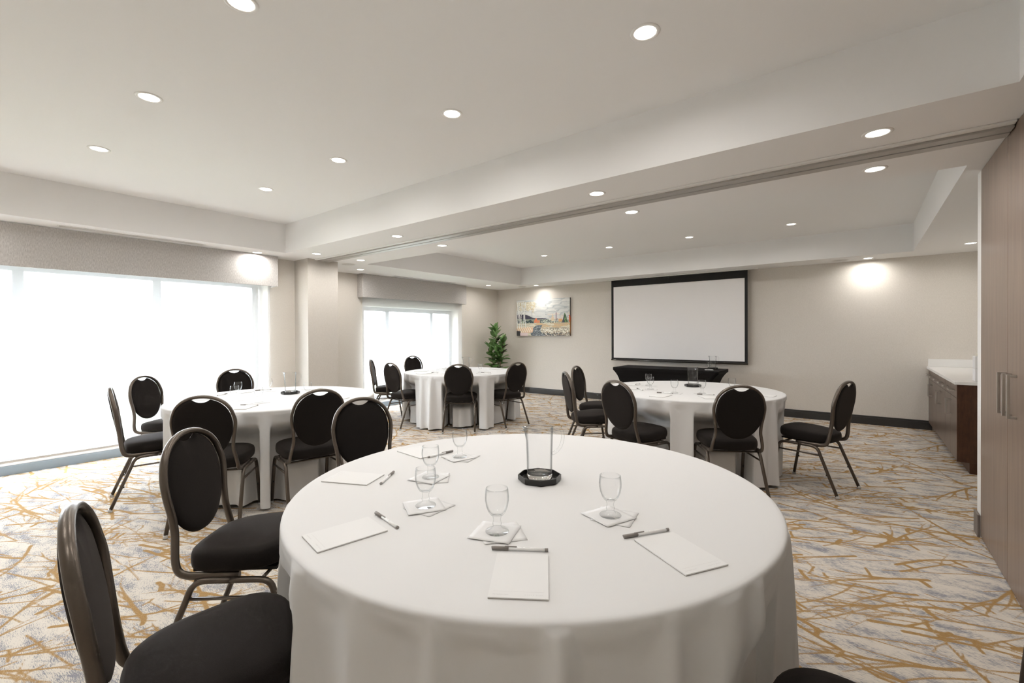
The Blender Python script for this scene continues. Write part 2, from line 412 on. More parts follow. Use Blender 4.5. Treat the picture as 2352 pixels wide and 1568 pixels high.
# ================================================================== FIXTURES
def blind(x, y0, y1, z0, z1, lab):
    r = thing('roller_blind', lab, 'blind', (x, (y0+y1)/2, z0)); L = (y1-y0)/2
    n = 40; vs = []; fs = []
    for i in range(n+1):
        y = -L+2*L*i/n; dx = .0015*math.sin(i*.55)
        vs += [(dx, y, 0.012), (0, y, z1-z0)]
    for i in range(n): fs.append([2*i, 2*i+2, 2*i+3, 2*i+1])
    mesh_obj('blind_fabric', vs, fs, M_blind, r, True)
    MB().box(-.008, .008, -L, L, -.012, .0115).build('hem_bar', M_hem, r, .003)
    MB().sweep([(0, -L-.01, z1-z0+.02), (0, L+.01, z1-z0+.02)], .022, .022, (0, 0, 1), 12).build('roller_tube', M_alu, r)
    return r
blind(-6.225, -1.35, 2.795, .175, 2.20, 'wide white sheer roller blind glowing over the large window at left')
blind(-6.79, 4.58, 7.02, .17, 2.20, 'narrow white sheer roller blind over the far window beside the plant')
def valance(xw, xf, y0, y1, z0, lab):
    r = thing('valance', lab, 'valance', (xf, (y0+y1)/2, z0)); L = (y1-y0)/2; H = ZS-.004-z0
    b = MB(); b.box(-.018, 0, -L, L, 0, H); f = b.build('front_board', M_val, r, .003)
    d = xw+.002-xf
    for s in (-1, 1):
        MB().box(d, -.0185, *(sorted((s*L, s*(L-.018)))), 0, H).build('end_return', M_val, r, .002)
    return r
valance(XWA, -6.11, -1.42, 2.852, 1.968, 'long grey fabric valance above the large window')
valance(XWB, -6.70, 4.53, 7.075, 1.967, 'shorter grey fabric valance above the far window')

tr_ = thing('partition_track', 'aluminium folding-partition track running along the ceiling beam', 'ceiling track', (-2.7, 3.39, ZS))
XT0, XT1 = -6.03+2.7, .596+2.7
MB().box(XT0, XT1, -.085, -.012, -.024, -.0005).build('front_rail', M_track, tr_, .003)
MB().box(XT0, XT1, .004, .075, -.024, -.0005).build('rear_rail', M_track, tr_, .003)
MB().box(XT0, XT1, -.0115, .0035, -.008, -.0005).build('track_slot', M_dark, tr_)
MB().box(XT0, XT1, -.125, -.0855, -.012, -.0005).build('side_flange', M_trim, tr_, .002)
MB().box(XT0-.02, XT0-.0005, -.125, .075, -.024, -.0005).build('end_stop', M_dark, tr_)

# ---- recessed downlights
def make_light():
    r = thing('recessed_downlight', '', 'ceiling light')
    MB().lathe([(.050, -.0005), (.051, -.004), (.060, -.005), (.066, -.003), (.067, -.0005)], 40, caps=False).build('trim_ring', M_trim, r)
    MB().lathe([(.0495, -.0022), (.0, -.0022)], 40, caps=False).build('lens', M_lens, r)
    ld = bpy.data.lights.new('lamp', 'AREA'); ld.shape = 'DISK'; ld.size = .094; ld.energy = LAMP_W; ld.color = LAMP_COL; ld.spread = math.radians(168)
    lo = bpy.data.objects.new('lamp', ld); link(lo, r); lo.location = (0, 0, -.0045)
    return r
LPROTO = None
def light(x, y, z, lab, group=None):
    global LPROTO
    if LPROTO is None: LPROTO = o = make_light()
    else: o = copy_tree(LPROTO)
    o.location = (x, y, z); o['label'] = lab
    if 'group' in o: del o['group']
    o['group'] = group or 'recessed downlights'
TA = 'round recessed downlight in the near ceiling tray, '
for x, y, l in [(-2.065, .82, 'cut by the top edge of the photo'), (-.80, 2.055, 'large one at upper right'), (-3.31, .81, 'left one in the middle distance'),
                (-2.06, 2.05, 'nearest the top centre of the room'), (-4.515, .80, 'farthest left near the big window'), (-3.32, 2.03, 'second from the tray corner'),
                (-4.52, 2.0, 'closest to the tray corner')]:
    light(x, y, ZT, TA+l)
light(-.80, .82, ZT, 'round recessed downlight in the near ceiling tray above the right of the photographer')
for x, l in zip((-.8, -2.06, -3.31, -4.52), ('by the right wall', 'second from the right wall', 'second from the window', 'nearest the window')): light(x, -.41, ZT, 'recessed downlight in the tray row behind the photographer, '+l)
BM = 'recessed downlight on the beam soffit, '
for x, y, l in [(-5.52, 3.06, 'front of the track, beside the pillar top'), (-3.89, 3.05, 'front of the track, second from the pillar'), (-1.56, 3.05, 'front of the track, third from the pillar'),
                (.06, 3.04, 'front of the track, next to the tall wood cabinet'), (-5.53, 3.71, 'behind the track, beside the pillar top'), (-3.89, 3.70, 'behind the track, second from the pillar'),
                (-1.565, 3.70, 'behind the track, third from the pillar'), (.06, 3.70, 'behind the track, next to the tall wood cabinet')]:
    light(x, y, ZS, BM+l)
for x, y, l in [(-6.01, 2.55, 'recessed downlight grazing the right end of the long grey valance'), (-6.01, .0, 'recessed downlight grazing the left part of the long grey valance'),
                (-6.33, 4.24, 'recessed downlight in front of the left end of the far valance'), (-6.32, 7.35, 'recessed downlight above the plant corner, right of the far valance'),
                (-5.54, 8.01, 'recessed downlight shining down on the landscape painting'), (.06, 8.09, 'recessed downlight making a bright pool on the back wall right of the screen'),
                (1.0, 7.5, 'recessed downlight above the white counter at far right')]:
    light(x, y, ZS, l)
TBL = 'recessed downlight in the far ceiling tray, '
for x, y, l in [(-4.51, 6.78, 'leftmost of the four in front of the screen'), (-3.26, 6.8, 'second from left of the four by the screen'),
                (-2.0, 6.82, 'third from left of the four by the screen'), (-.73, 6.84, 'rightmost of the four in front of the screen')]:
    light(x, y, ZT, TBL+l)
for x, l in zip((-4.51, -3.26, -2.0, -.73), ('leftmost', 'second from left', 'third from left', 'rightmost')): light(x, 4.95, ZT, 'far tray downlight hidden behind the beam, %s of its row' % l)

# ---- ceiling speakers and slot diffusers
for (x, y), l in zip([(-5.99, 3.81), (-5.92, 8.03), (-.26, 8.07)], ['flat round ceiling speaker beside the pillar top', 'flat round ceiling speaker above the back left corner', 'flat round ceiling speaker above the back wall right of the screen']):
    r = thing('ceiling_speaker', l, 'speaker', (x, y, ZS), group='ceiling speakers')
    MB().lathe([(.0, -.004), (.09, -.004), (.093, -.003)], 36, caps=False).build('grille', M_spk, r)
    MB().lathe([(.0935, -.0005), (.094, -.005), (.104, -.005), (.106, -.0005)], 36, caps=False).build('rim', M_trim, r)
for x, ya, yb, l in [(-5.97, .76, 1.95, 'long slim air diffuser in the soffit above the long valance'), (-6.575, 5.08, 6.6, 'slim air diffuser in the soffit above the far valance')]:
    r = thing('slot_diffuser', l, 'air vent', (x, (ya+yb)/2, ZS)); L = (yb-ya)/2
    b = MB(); b.box(-.05, -.042, -L, L, -.006, -.0005); b.box(.042, .05, -L, L, -.006, -.0005); b.box(-.0419, .0419, -L, -L+.008, -.006, -.0005); b.box(-.0419, .0419, L-.008, L, -.006, -.0005)
    b.build('diffuser_frame', M_trim, r)
    MB().box(-.0415, .0415, -L+.0085, L-.0085, -.0015, -.0005).build('slot_back', M_dark, r)
    for k in range(3): MB().box(-.036+k*.026, -.016+k*.026, -L+.009, L-.009, -.005, -.002).build('slat', M_spk, r)

# ---- tall cupboard with pulls
tc = thing('tall_cabinet', 'floor-to-ceiling walnut laminate cupboard with square steel pulls at the right edge', 'cabinet', (XC, 3.0, 0))
YA = 4.145-3.0
MB().box(.022, .58, 1.56-3.0, YA, 0.0, ZS-.002).build('carcass', M_dark, tc)
dA = MB().box(0, .0215, 3.470-3.0, YA, .012, ZS-.006).build('door', M_wood, tc, .0015)
dB = MB().box(0, .0215, 2.55-3.0, 3.466-3.0, .012, ZS-.006).build('door', M_wood, tc, .0015)
dC = MB().box(0, .0215, 1.57-3.0, 2.546-3.0, .012, ZS-.006).build('door', M_wood, tc, .0015)
def pull(d, y, z0=.896, z1=1.114, par=None):
    b = MB(); t = .006
    b.box(-d-2*t, -d, y-t, y+t, z0, z1); b.box(-d+.0001, -.0005, y-t, y+t, z0, z0+2*t); b.box(-d+.0001, -.0005, y-t, y+t, z1-2*t, z1)
    o = b.build('handle', M_steel, par, .0015); o['label'] = 'square steel pull handle'; return o
pull(.024, 3.49-3.0, par=dA); pull(.024, 3.385-3.0, par=dB); pull(.024, 3.285-3.0, par=dB)

# ---- counter with base cabinets in the alcove
CYN = 5.94
wt = thing('worktop', 'white quartz worktop with low upstand at the far right', 'countertop', (XC+.4, 7.1, .83))
MB().box(.685-1.0, XR-.002-1.0, CYN-7.1, YW-.018-7.1, .0, .03).build('slab', M_counter, wt, .002)
MB().box(.70-1.0, XR-.002-1.0, YW-.018-7.1+.0005, YW-.001-7.1, .0305, .135).build('back_upstand', M_counter, wt, .002)
MB().box(XR-.022-1.0, XR-.002-1.0, CYN-7.1, YW-.019-7.1, .0305, .135).build('side_upstand', M_counter, wt, .002)
ny_ = 3; U = (YW-.003-(CYN+.025))/ny_
for k in range(ny_):
    ya = CYN+.025+k*U; lab = ['walnut base cabinet nearest the tall cupboard, with dark stained end panel', 'middle walnut base cabinet under the white worktop', 'walnut base cabinet under the worktop against the back wall'][k]
    r = thing('base_cabinet', lab, 'cabinet', (.705, ya, 0), group='base cabinets under the worktop')
    MB().box(.021, XR-.705-.003, .019 if k == 0 else .001, U-.001, .10, .828).build('carcass', M_dark, r)
    MB().box(.085, .60, .001, U-.001, .0, .0995).build('toe_kick', M_woodd, r)
    if k == 0: MB().box(.0, XR-.705-.003, .0, .018, .10, .828).build('end_panel', M_woodd, r, .001)
    h = (U-.002)/2
    for j in range(2):
        a = .001+j*h+ (.018 if (k == 0 and j == 0) else 0); e = .001+(j+1)*h-.003
        d = MB().box(0, .0205, a, e, .70, .822).build('drawer', M_wood_shaded, r, .0012)
        m_ = (a+e)/2; b = MB(); b.box(-.042, -.031, m_-.07, m_+.07, .755, .767); b.box(-.0309, -.0003, m_-.07, m_-.058, .755, .767); b.box(-.0309, -.0003, m_+.058, m_+.07, .755, .767)
        b.build('handle', M_steel, d, .001)
        d = MB().box(0, .0205, a, e, .105, .696).build('door', M_wood_shaded, r, .0012)
        y = e-.035 if j == 0 else a+.035
        b = MB(); b.box(-.042, -.031, y-.006, y+.006, .50, .65); b.box(-.0309, -.0003, y-.006, y+.006, .50, .512); b.box(-.0309, -.0003, y-.006, y+.006, .638, .65)
        b.build('handle', M_steel, d, .001)
r = thing('tissue_box', 'stacked white dispenser box with pale tissue on the counter beside the cupboard', 'box', (.90, 6.10, .8605))
MB().box(-.065, .065, -.06, .06, 0, .118).build('lower_box', M_box, r, .003)
MB().box(-.065, .065, -.06, .06, .121, .235).build('upper_box', M_box, r, .003)
MB().box(-.064, .064, -.059, .059, .1181, .1209).build('seam', M_inkl, r)
b = MB(); b.lathe([(.012, 0), (.028, .008), (.02, .022), (.004, .03)], 12); b.build('tissue', mat('tissue', (.72, .66, .55), .9), r, loc=(-.03, 0, .2355))

# ---- projection screen
sx0, sx1, sz0, sz1 = -3.885, -1.485, .808, 2.352; sy = 8.20
ps = thing('projection_screen', 'pull-down projection screen with black border on the back wall', 'screen', ((sx0+sx1)/2, sy, sz0)); W = (sx1-sx0)/2; H = sz1-sz0
MB().box(-W+.045, W-.045, -.0012, .0012, .048, H-.125).build('viewing_surface', M_screen, ps)
MB().box(-W, -W+.0449, -.0015, .0015, .0275, H).build('side_border', M_screenb, ps); MB().box(W-.0449, W, -.0015, .0015, .0275, H).build('side_border', M_screenb, ps)
MB().box(-W+.045, W-.045, -.0015, .0015, H-.1249, H).build('top_border', M_screenb, ps); MB().box(-W+.045, W-.045, -.0015, .0015, .0275, .0479).build('bottom_border', M_screenb, ps)
mb_ = MB().sweep([(-W-.004, 0, .012), (W+.004, 0, .012)], .016, .013, (0, 1, 0), 12).build('weight_bar', mat('bar_black', (.03, .026, .022), .3, .3), ps)
MB().box(-W+.045, -W+.10, -.0152, -.0140, .009, .017).build('maker_mark', M_paper, mb_)
MB().box(-W-.16, W+.16, -.055, .055, H+.003, H+.0145).build('case', M_trim, ps, .002)

# ---- landscape painting, painted per vertex
def painting():
    NX, NZ = 300, 176
    u, v = np.meshgrid(np.linspace(0, 1, NX+1), np.linspace(0, 1, NZ+1), indexing='ij')
    def sm(n, sx, sz, seed):
        g = np.random.default_rng(seed).random((sx+2, sz+2)); gx = u*sx; gz = v*sz
        a = np.floor(gx).astype(int).clip(0, sx); b = np.floor(gz).astype(int).clip(0, sz); tx = gx-a; tz = gz-b
        tx = tx*tx*(3-2*tx); tz = tz*tz*(3-2*tz)
        return g[a, b]*(1-tx)*(1-tz)+g[np.minimum(a+1, sx+1), b]*tx*(1-tz)+g[a, np.minimum(b+1, sz+1)]*(1-tx)*tz+g[np.minimum(a+1, sx+1), np.minimum(b+1, sz+1)]*tx*tz
    n1 = sm(0, 9, 26, 1); n2 = sm(0, 40, 30, 2); n3 = sm(0, 90, 70, 3); n4 = sm(0, 18, 14, 4)
    C = np.zeros((NX+1, NZ+1, 3))
    def put(mask, col, k=1.): C[mask] = C[mask]*(1-k)+np.array(col)/255.*k
    put(np.ones_like(u, bool), (206, 207, 204))
    put(np.sin((v*30+u*9+n1*7)) > .55, (186, 190, 190), .7); put((n1 > .62) & (v > .55), (222, 221, 216), .8)
    put((u > .55) & (np.sin(v*46-u*18+n1*6) > .75), (160, 166, 170), .6)
    put((v < .62) & (u > .6) & (n1 > .6), (220, 205, 190), .6)
    hill = .60-.27*u+.02*np.sin(u*14)+.03*np.exp(-((u-.22)/.08)**2); put((v < hill) & (v > .40), (58, 54, 72))
    put((v < hill-.085) & (v > .40) & (np.abs(u-.30) < .09) & (n2 > .45) & (v > .50), (214, 206, 180))
    put((v < .475-.05*u) & (v > .34), (150, 160, 140), .9)
    put((v < .45+.05*(n2-.5)-.05*u) & (v > .33) & (u < .34) & (n2 > .42), (52, 70, 74))
    put((np.abs(u-.40) < .055) & (v < .425+.02*(n2-.3)) & (v > .355), (206, 128, 92)); put((np.abs(u-.385) < .018) & (v < .475) & (v > .40), (222, 120, 80))
    put((u > .46) & (u < .86) & (v < .43+.06*(n4-.5)) & (v > .35) & (n2 > .40), (80, 88, 88)); put((u > .48) & (u < .85) & (v < .44) & (v > .35) & (n3 > .62), (206, 210, 196))
    put((np.abs(u-.695) < .03) & (v > .40) & (v < .44+.16*(1-np.abs(u-.695)/.03)), (214, 190, 158), .8); put((np.abs(u-.76) < .012) & (v > .40) & (v < .62), (150, 130, 140), .8)
    put((u > .80) & (u < .87) & (v > .37) & (v < .45), (218, 160, 108), .9)
    tw = .05*np.clip((.62-v)/.25, 0, 1)+.012*(n2-.5); put((np.abs(u-.915) < tw) & (v > .35) & (v < .62), (56, 84, 56)); put((np.abs(u-.915) < tw) & (v > .35) & (v < .62) & (n3 > .55), (112, 140, 96)); put((u > .865) & (u < .9) & (v > .35) & (v < .35+.22*(u-.865)/.035), (64, 62, 84))
    put((u > .985) & (v > .36) & (v < .55), (222, 92, 48))
    put((v < .352), (214, 206, 184)); put((v < .35) & (u > .38) & (v > .22-.04*(1-u)) & (n1 > .45), (202, 172, 132)); put((v < .35) & (np.sin(v*120+u*15+n2*5) > .6), (176, 168, 148), .8)
    put((v < .22) & (u > .40) & (n2 > .45), (150, 142, 126)); put((v < .19) & (u > .40) & (n3 > .55), (226, 222, 208)); put((v < .13) & (u > .55) & (n3 < .33), (120, 96, 70)); put((v < .08) & (u > .5) & (n2 < .45), (92, 92, 92))
    riv = .47-.10*np.sin(v*9+.4)+.02*(n4-.5); put((v < .30) & (np.abs(u-riv) < .05+.26*(.30-v)), (86, 94, 100)); put((v < .30) & (np.abs(u-riv) < .05+.26*(.30-v)) & (np.sin(v*140+n2*9) > .75), (200, 206, 206), .8)
    put((v < .27-.03*np.sin(u*9)) & (u < .33-.2*np.abs(v-.17)) & (v > .06+.10*u), (222, 186, 154)); put((v < .25) & (u < .30) & (v > .08+.1*u) & (np.sin(u*150+v*55) > .2), (238, 228, 208)); put((v < .14-.1*u) & (u < .08), (62, 62, 64)); put((v < .09) & (u < .22) & (u > .07), (224, 204, 202))
    # birch crowns and trunks
    put((v > .70-.02*np.sin(u*30)) & (v < .94) & (u < .37+.02*(n2-.5)) & (n2 > .28) & ((u < .25) | (np.hypot((u-.30)/.09, (v-.83)/.12) < 1)), (200, 188, 160)); put((v > .70) & (v < .94) & (u < .37) & (n3 > .62) & ((u < .25) | (np.hypot((u-.30)/.09, (v-.83)/.12) < 1)), (224, 218, 198)); put((np.abs(u-.33) < .02) & (v > .64) & (v < .74) & (n3 > .4), (200, 188, 160))
    for x, wd in [(.012, .006), (.03, .007), (.058, .008), (.098, .006), (.138, .006), (.172, .008)]:
        xx = x+.008*np.sin(v*9+x*70); put((np.abs(u-xx) < wd) & (v > .22) & (v < .93), (230, 230, 226)); put((np.abs(u-xx-wd*.6) < wd*.35) & (v > .22) & (v < .9) & (n3 > .5), (120, 120, 118))
    put((np.abs(u-.305) < .004) & (v > .40) & (v < .74), (110, 116, 130))
    C = np.clip(C+(rng.random(C.shape[:2]+(1,))-.5)*.05, 0, 1)
    lin = np.where(C <= .04045, C/12.92, ((C+.055)/1.055)**2.4)
    return u, v, lin, NX, NZ
px0, px1, pz0, pz1 = -6.262, -4.862, 1.284, 2.088
pt = thing('canvas_painting', 'wrapped canvas landscape painting of birches and hills on the back wall', 'painting', ((px0+px1)/2, YW-.022, (pz0+pz1)/2))
u, v, lin, NX, NZ = painting()
PW, PH = px1-px0, pz1-pz0
vs = np.stack([(u-.5)*PW, np.full_like(u, -.0215), (v-.5)*PH], -1).reshape(-1, 3)
idx = np.arange((NX+1)*(NZ+1)).reshape(NX+1, NZ+1); q = np.stack([idx[:-1, :-1], idx[1:, :-1], idx[1:, 1:], idx[:-1, 1:]], -1).reshape(-1, 4)
Mp = mat('oil_paint', (.5, .5, .5), .55); an = nd(Mp, 'ShaderNodeAttribute'); an.attribute_name = 'paint'; lk(Mp, an.outputs['Color'], bsdf(Mp).inputs['Base Color'])
cv = mesh_obj('painted_face', vs, q.tolist(), Mp, pt)
ca = cv.data.color_attributes.new('paint', 'FLOAT_COLOR', 'POINT'); ca.data.foreach_set('color', np.concatenate([lin.reshape(-1, 3), np.ones((lin.shape[0]*lin.shape[1], 1))], 1).astype(np.float32).ravel())
# wrapped edges carry the border colours on
Me_ = mat('canvas_edge', (.30, .27, .24), .6); vz = coords(Me_, (1, 1, 1)); sep = nd(Me_, 'ShaderNodeSeparateXYZ'); lk(Me_, vz, sep.inputs[0]); mr2 = nd(Me_, 'ShaderNodeMapRange'); mr2.inputs[1].default_value = -PH/2; mr2.inputs[2].default_value = PH/2; lk(Me_, sep.outputs[2], mr2.inputs[0])
lk(Me_, ramp(Me_, mr2.outputs[0], [(.0, (.05, .04, .035)), (.12, (.35, .17, .06)), (.36, (.42, .2, .06)), (.45, (.6, .12, .03)), (.55, (.2, .19, .18)), (.9, (.19, .185, .18))]), bsdf(Me_).inputs['Base Color'])
MB().box(-PW/2, PW/2, -.0212, .021, -PH/2, PH/2).build('stretcher_canvas', Me_, pt)

# ---- spandex covered table below the screen
def spandex_table():
    x0, x1, y0, y1, zt = -3.45, -1.73, 7.33, 7.98, .742
    r = thing('spandex_table', 'long folding table in tight black stretch cover below the projection screen', 'table', ((x0+x1)/2, (y0+y1)/2, 0))
    L, D = (x1-x0)/2, (y1-y0)/2
    nl, nh = 24, 16; vs = []; fs = []
    def ring(t):      # t 0 top .. 1 floor
        out = []
        z = zt*(1-t)
        for side in range(4):
            for k in range(nl):
                s = -1+2*k/nl
                if side == 0: x, y, e, o = s*L, -D, abs(s), (0, -1)
                elif side == 1: x, y, e, o = L, s*D, abs(s), (1, 0)
                elif side == 2: x, y, e, o = -s*L, D, abs(s), (0, 1)
                else: x, y, e, o = -L, -s*D, abs(s), (-1, 0)
                tt = min(1, max(0, (t-.06)/.94)); pin = (.19 if side in (1, 3) else .05)*math.sin(math.pi*min(1, tt**.62))**1.0 if tt > 0 else 0
                # the leg pocket runs inwards under the ends
                inx = (.17 if tt > 0 else 0)*(1-math.exp(-tt*5))*(1-.35*max(0, tt-.6)/.4)
                if side in (1, 3): x -= o[0]*inx*(1-.0*e)
                else: x *= 1-inx/L
                y -= o[1]*pin*(1-e**4)*.6 if side in (0, 2) else 0
                out.append((x, y, z))
        return out
    ts = [0, .035, .06, .09, .13, .18, .24, .31, .4, .5, .6, .7, .8, .9, .96, .995]
    for t in ts: vs += ring(t)
    n = nl*4
    for i in range(len(ts)-1):
        for k in range(n): fs.append([i*n+k, i*n+(k+1) % n, (i+1)*n+(k+1) % n, (i+1)*n+k])
    fs.append(list(range(n)))
    o = mesh_obj('stretch_cover', vs, fs, M_spand, r, False)
    for p in o.data.polygons: p.use_smooth = len(p.vertices) == 4 and ts[min(p.index//n, len(ts)-1)] > .03
    for sx in (-1, 1):
        for sy_ in (-1, 1): MB().lathe([(.014, .006), (.014, .70)], 10).build('leg', M_steel, r, loc=(sx*(L-.26), sy_*(D-.12), 0))
    return r
spandex_table()

# ================================================================== CHAIR
def make_chair():
    r = thing('banquet_chair', '', 'chair')
    # seat cushion
    n = 44; prof = [(.90, .418), (.955, .4185), (.985, .426), (1.0, .445), (.995, .468), (.975, .482), (.93, .490), (.80, .496), (.5, .5), (.0, .501)]
    vs = []; fs = []
    def outl(a, s):
        c, d = math.cos(a), math.sin(a); e = 2/3.4
        x = math.copysign(abs(c)**e, c)*.212; y = math.copysign(abs(d)**e, d)*.205
        x *= 1+.07*(y/.205); 
        if y > 0: y *= 1-.10*abs(x/.215)**2.5
        return x*s, .028+y*s
    for s, z in prof[:-1]:
        for k in range(n):
            x, y = outl(2*math.pi*k/n, s); vs.append((x, y, z+.012*(y/.2)))
    vs.append((0, .028, .502))
    for i in range(len(prof)-2):
        for k in range(n): fs.append([i*n+k, i*n+(k+1) % n, (i+1)*n+(k+1) % n, (i+1)*n+k])
    b = (len(prof)-2)*n
    for k in range(n): fs.append([b+k, b+(k+1) % n, len(vs)-1])
    fs.append([k for k in reversed(range(n))])
    mesh_obj('seat', vs, fs, M_fabric, r, True)
    MB().box(-.165, .165, -.13, .19, .404, .4165).build('seat_pan', M_pan, r)
    # back frame tube
    half = [(-.188, .06, .399), (-.189, -.08, .399), (-.190, -.135, .401), (-.190, -.168, .416), (-.188, -.182, .452), (-.178, -.190, .505), (-.169, -.196, .555), (-.172, -.204, .62), (-.184, -.213, .69), (-.1885, -.221, .75),
            (-.1775, -.231, .800), (-.158, -.2395, .845), (-.121, -.2485, .8845), (-.064, -.2555, .9125), (0, -.258, .9215)]
    path = half+[(-x, y, z) for x, y, z in reversed(half[:-1])]
    MB().sweep(catmull(path, 4), .0112, .0155, (0, 1, .19), 10).build('back_frame', M_frame, r)
    # padded oval back with grip opening
    vs = []; fs = []; cz = .705
    upr = [(p.x, p.z) for p in catmull([(.1795, 0, .742), (.1690, 0, .797), (.1490, 0, .840), (.1120, 0, .878), (.078, 0, .8955), (.056, 0, .9035)], 3)]
    notch = [(.044, .8955), (.032, .8885), (.016, .883), (0, .8815)]
    low = []
    for k in range(1, 34):
        a = math.pi+math.pi*k/34; c, d = math.cos(a), math.sin(a); low.append((math.copysign(abs(c)**.95, c)*.1795, .742-.238*abs(d)**.95))
    half_ = upr+notch
    ring = half_+[(-x, z) for x, z in reversed(half_[:-1])]+low
    ring = [(x, z-cz) for x, z in ring]; n = len(ring)
    S = [1, .97, .9, .78, .6, .4, .2]
    fo = [0.0, .011, .0165, .019, .021, .022, .0225]; bo = [-.0, -.006, -.008, -.009, -.0095, -.0095, -.0095]
    def by(z): return -.176-.0895*(z-.42)/.5-.004
    for side in (fo, bo):
        base = len(vs)
        for s, yo in zip(S, side):
            for x, z in ring: vs.append((x*s, by(cz+z*s)+yo+.001, cz+z*s))
        vs.append((0, by(cz)+side[-1]+.001, cz))
        for i in range(len(S)-1):
            for k in range(n):
                f = [base+i*n+k, base+i*n+(k+1) % n, base+(i+1)*n+(k+1) % n, base+(i+1)*n+k]; fs.append(f if side is bo else f[::-1])
        e = base+(len(S)-1)*n
        for k in range(n):
            f = [e+k, e+(k+1) % n, base+len(S)*n]; fs.append(f if side is bo else f[::-1])
    mesh_obj('backrest', vs, fs, M_fabric, r, True)
    for s in (-1, 1):
        fl = [(s*.200, .035, .385), (s*.200, .13, .385), (s*.2005, .168, .379), (s*.2015, .190, .358), (s*.2035, .203, .31), (s*.210, .255, .012)]
        rl = [(s*.200, .034, .385), (s*.200, -.05, .385), (s*.2005, -.088, .379), (s*.2015, -.115, .357), (s*.2035, -.134, .31), (s*.2145, -.255, .012)]
        for pth in (fl, rl):
            P = catmull(pth[:5], 3)+[Vector(pth[5])]
            lg = MB().sweep(P, .0120, .0130, (1, 0, 0), 10).build('leg', M_frame, r)
            e = Vector(pth[5]); MB().lathe([(.0135, -.0115), (.0145, -.004), (.0125, .012)], 12, c=tuple(e)).build('glide', M_glide, lg)
            d = (Vector(pth[4])-e).normalized(); q = e+d*.17; MB().lathe([(.006, -.006), (.006, .006)], 8, c=(q.x, q.y+(.013 if pth is rl else -.013), q.z)).build('stack_bumper', M_black, lg)
        MB().sweep([(s*.2035, .200, .318), (s*.2035, -.131, .318)], .0065, .0085, (1, 0, 0), 8).build('stretcher', M_frame, r)
    MB().sweep([(-.1995, -.098, .383), (.1995, -.098, .383)], .007, .009, (0, 1, 0), 8).build('crossbar', M_frame, r)
    MB().sweep([(-.1995, .150, .388), (.1995, .150, .388)], .007, .007, (0, 1, 0), 8).build('crossbar', M_frame, r)
    return r
CH = {
 '1a': (-2.084, .843, -.867, 1, 'black oval-back banquet chair left of the near table, second from the camera'),
 '1b': (-1.404, .452, -.254, 1, 'black oval-back banquet chair in the lower left corner, nearest the camera'),
 '1c': (-2.271, 1.641, -1.744, 1, 'black oval-back banquet chair at the far left rim of the near table, facing it'),
 '1d': (.055, 1.15, 1.57, 1, 'black banquet chair seat cut off at the bottom right beside the near table'),
 '2a': (-5.643, 2.207, -1.674, 2, 'black oval-back chair behind the left table against the bright blind'),
 '2b': (-5.475, 1.468, -.947, 2, 'black oval-back chair at the far left side of the left table, before the blind'),
 '2c': (-4.642, 1.131, -.209, 2, 'black chair seen edge-on at the left of the left table, leftmost of all'),
 '2d': (-3.674, 1.272, .906, 2, 'black oval-back chair pushed to the near side of the left table'),
 '2e': (-3.412, 1.821, 1.376, 2, 'black oval-back chair at the right side of the left table, facing the window'),
 '3a': (-4.416, 4.539, .643, 3, 'black oval-back chair tucked in at the front of the far table, seen from behind'),
 '3b': (-4.104, 5.158, 1.37, 3, 'black oval-back chair at the right side of the far table by the plant'),
 '3c': (-5.272, 4.269, -.040, 3, 'black oval-back chair at the left front of the far table, angled away'),
 '3d': (-6.138, 4.596, -.756, 3, 'black chair seen edge-on at the far left of the far table by the pillar'),
 '3e': (-6.40, 5.52, -1.70, 3, 'black oval-back chair behind the far table in front of the narrow blind'),
 '4a': (-.873, 4.012, .576, 4, 'black oval-back chair at the front right of the table before the screen, seen from behind'),
 '4b': (-.336, 4.718, 1.252, 4, 'black chair in side view right of the table before the screen, legs visible'),
 '4c': (-1.583, 3.835, -.347, 4, 'black oval-back chair at the front left of the table before the screen'),
 '4d': (-2.288, 4.279, -.799, 4, 'black chair seen edge-on at the left of the table before the screen, nearer of two'),
 '4e': (-2.553, 4.944, -1.45, 4, 'black chair at the far left of the table before the screen, by the back baseboard'),
}
CPROTO = None
for k, (x, y, th, t, lab) in CH.items():
    if CPROTO is None: CPROTO = o = make_chair()
    else: o = copy_tree(CPROTO)
    o.location = (x, y, .0005); o.rotation_euler = (0, 0, th); o['label'] = lab; o['group'] = 'black banquet chairs'

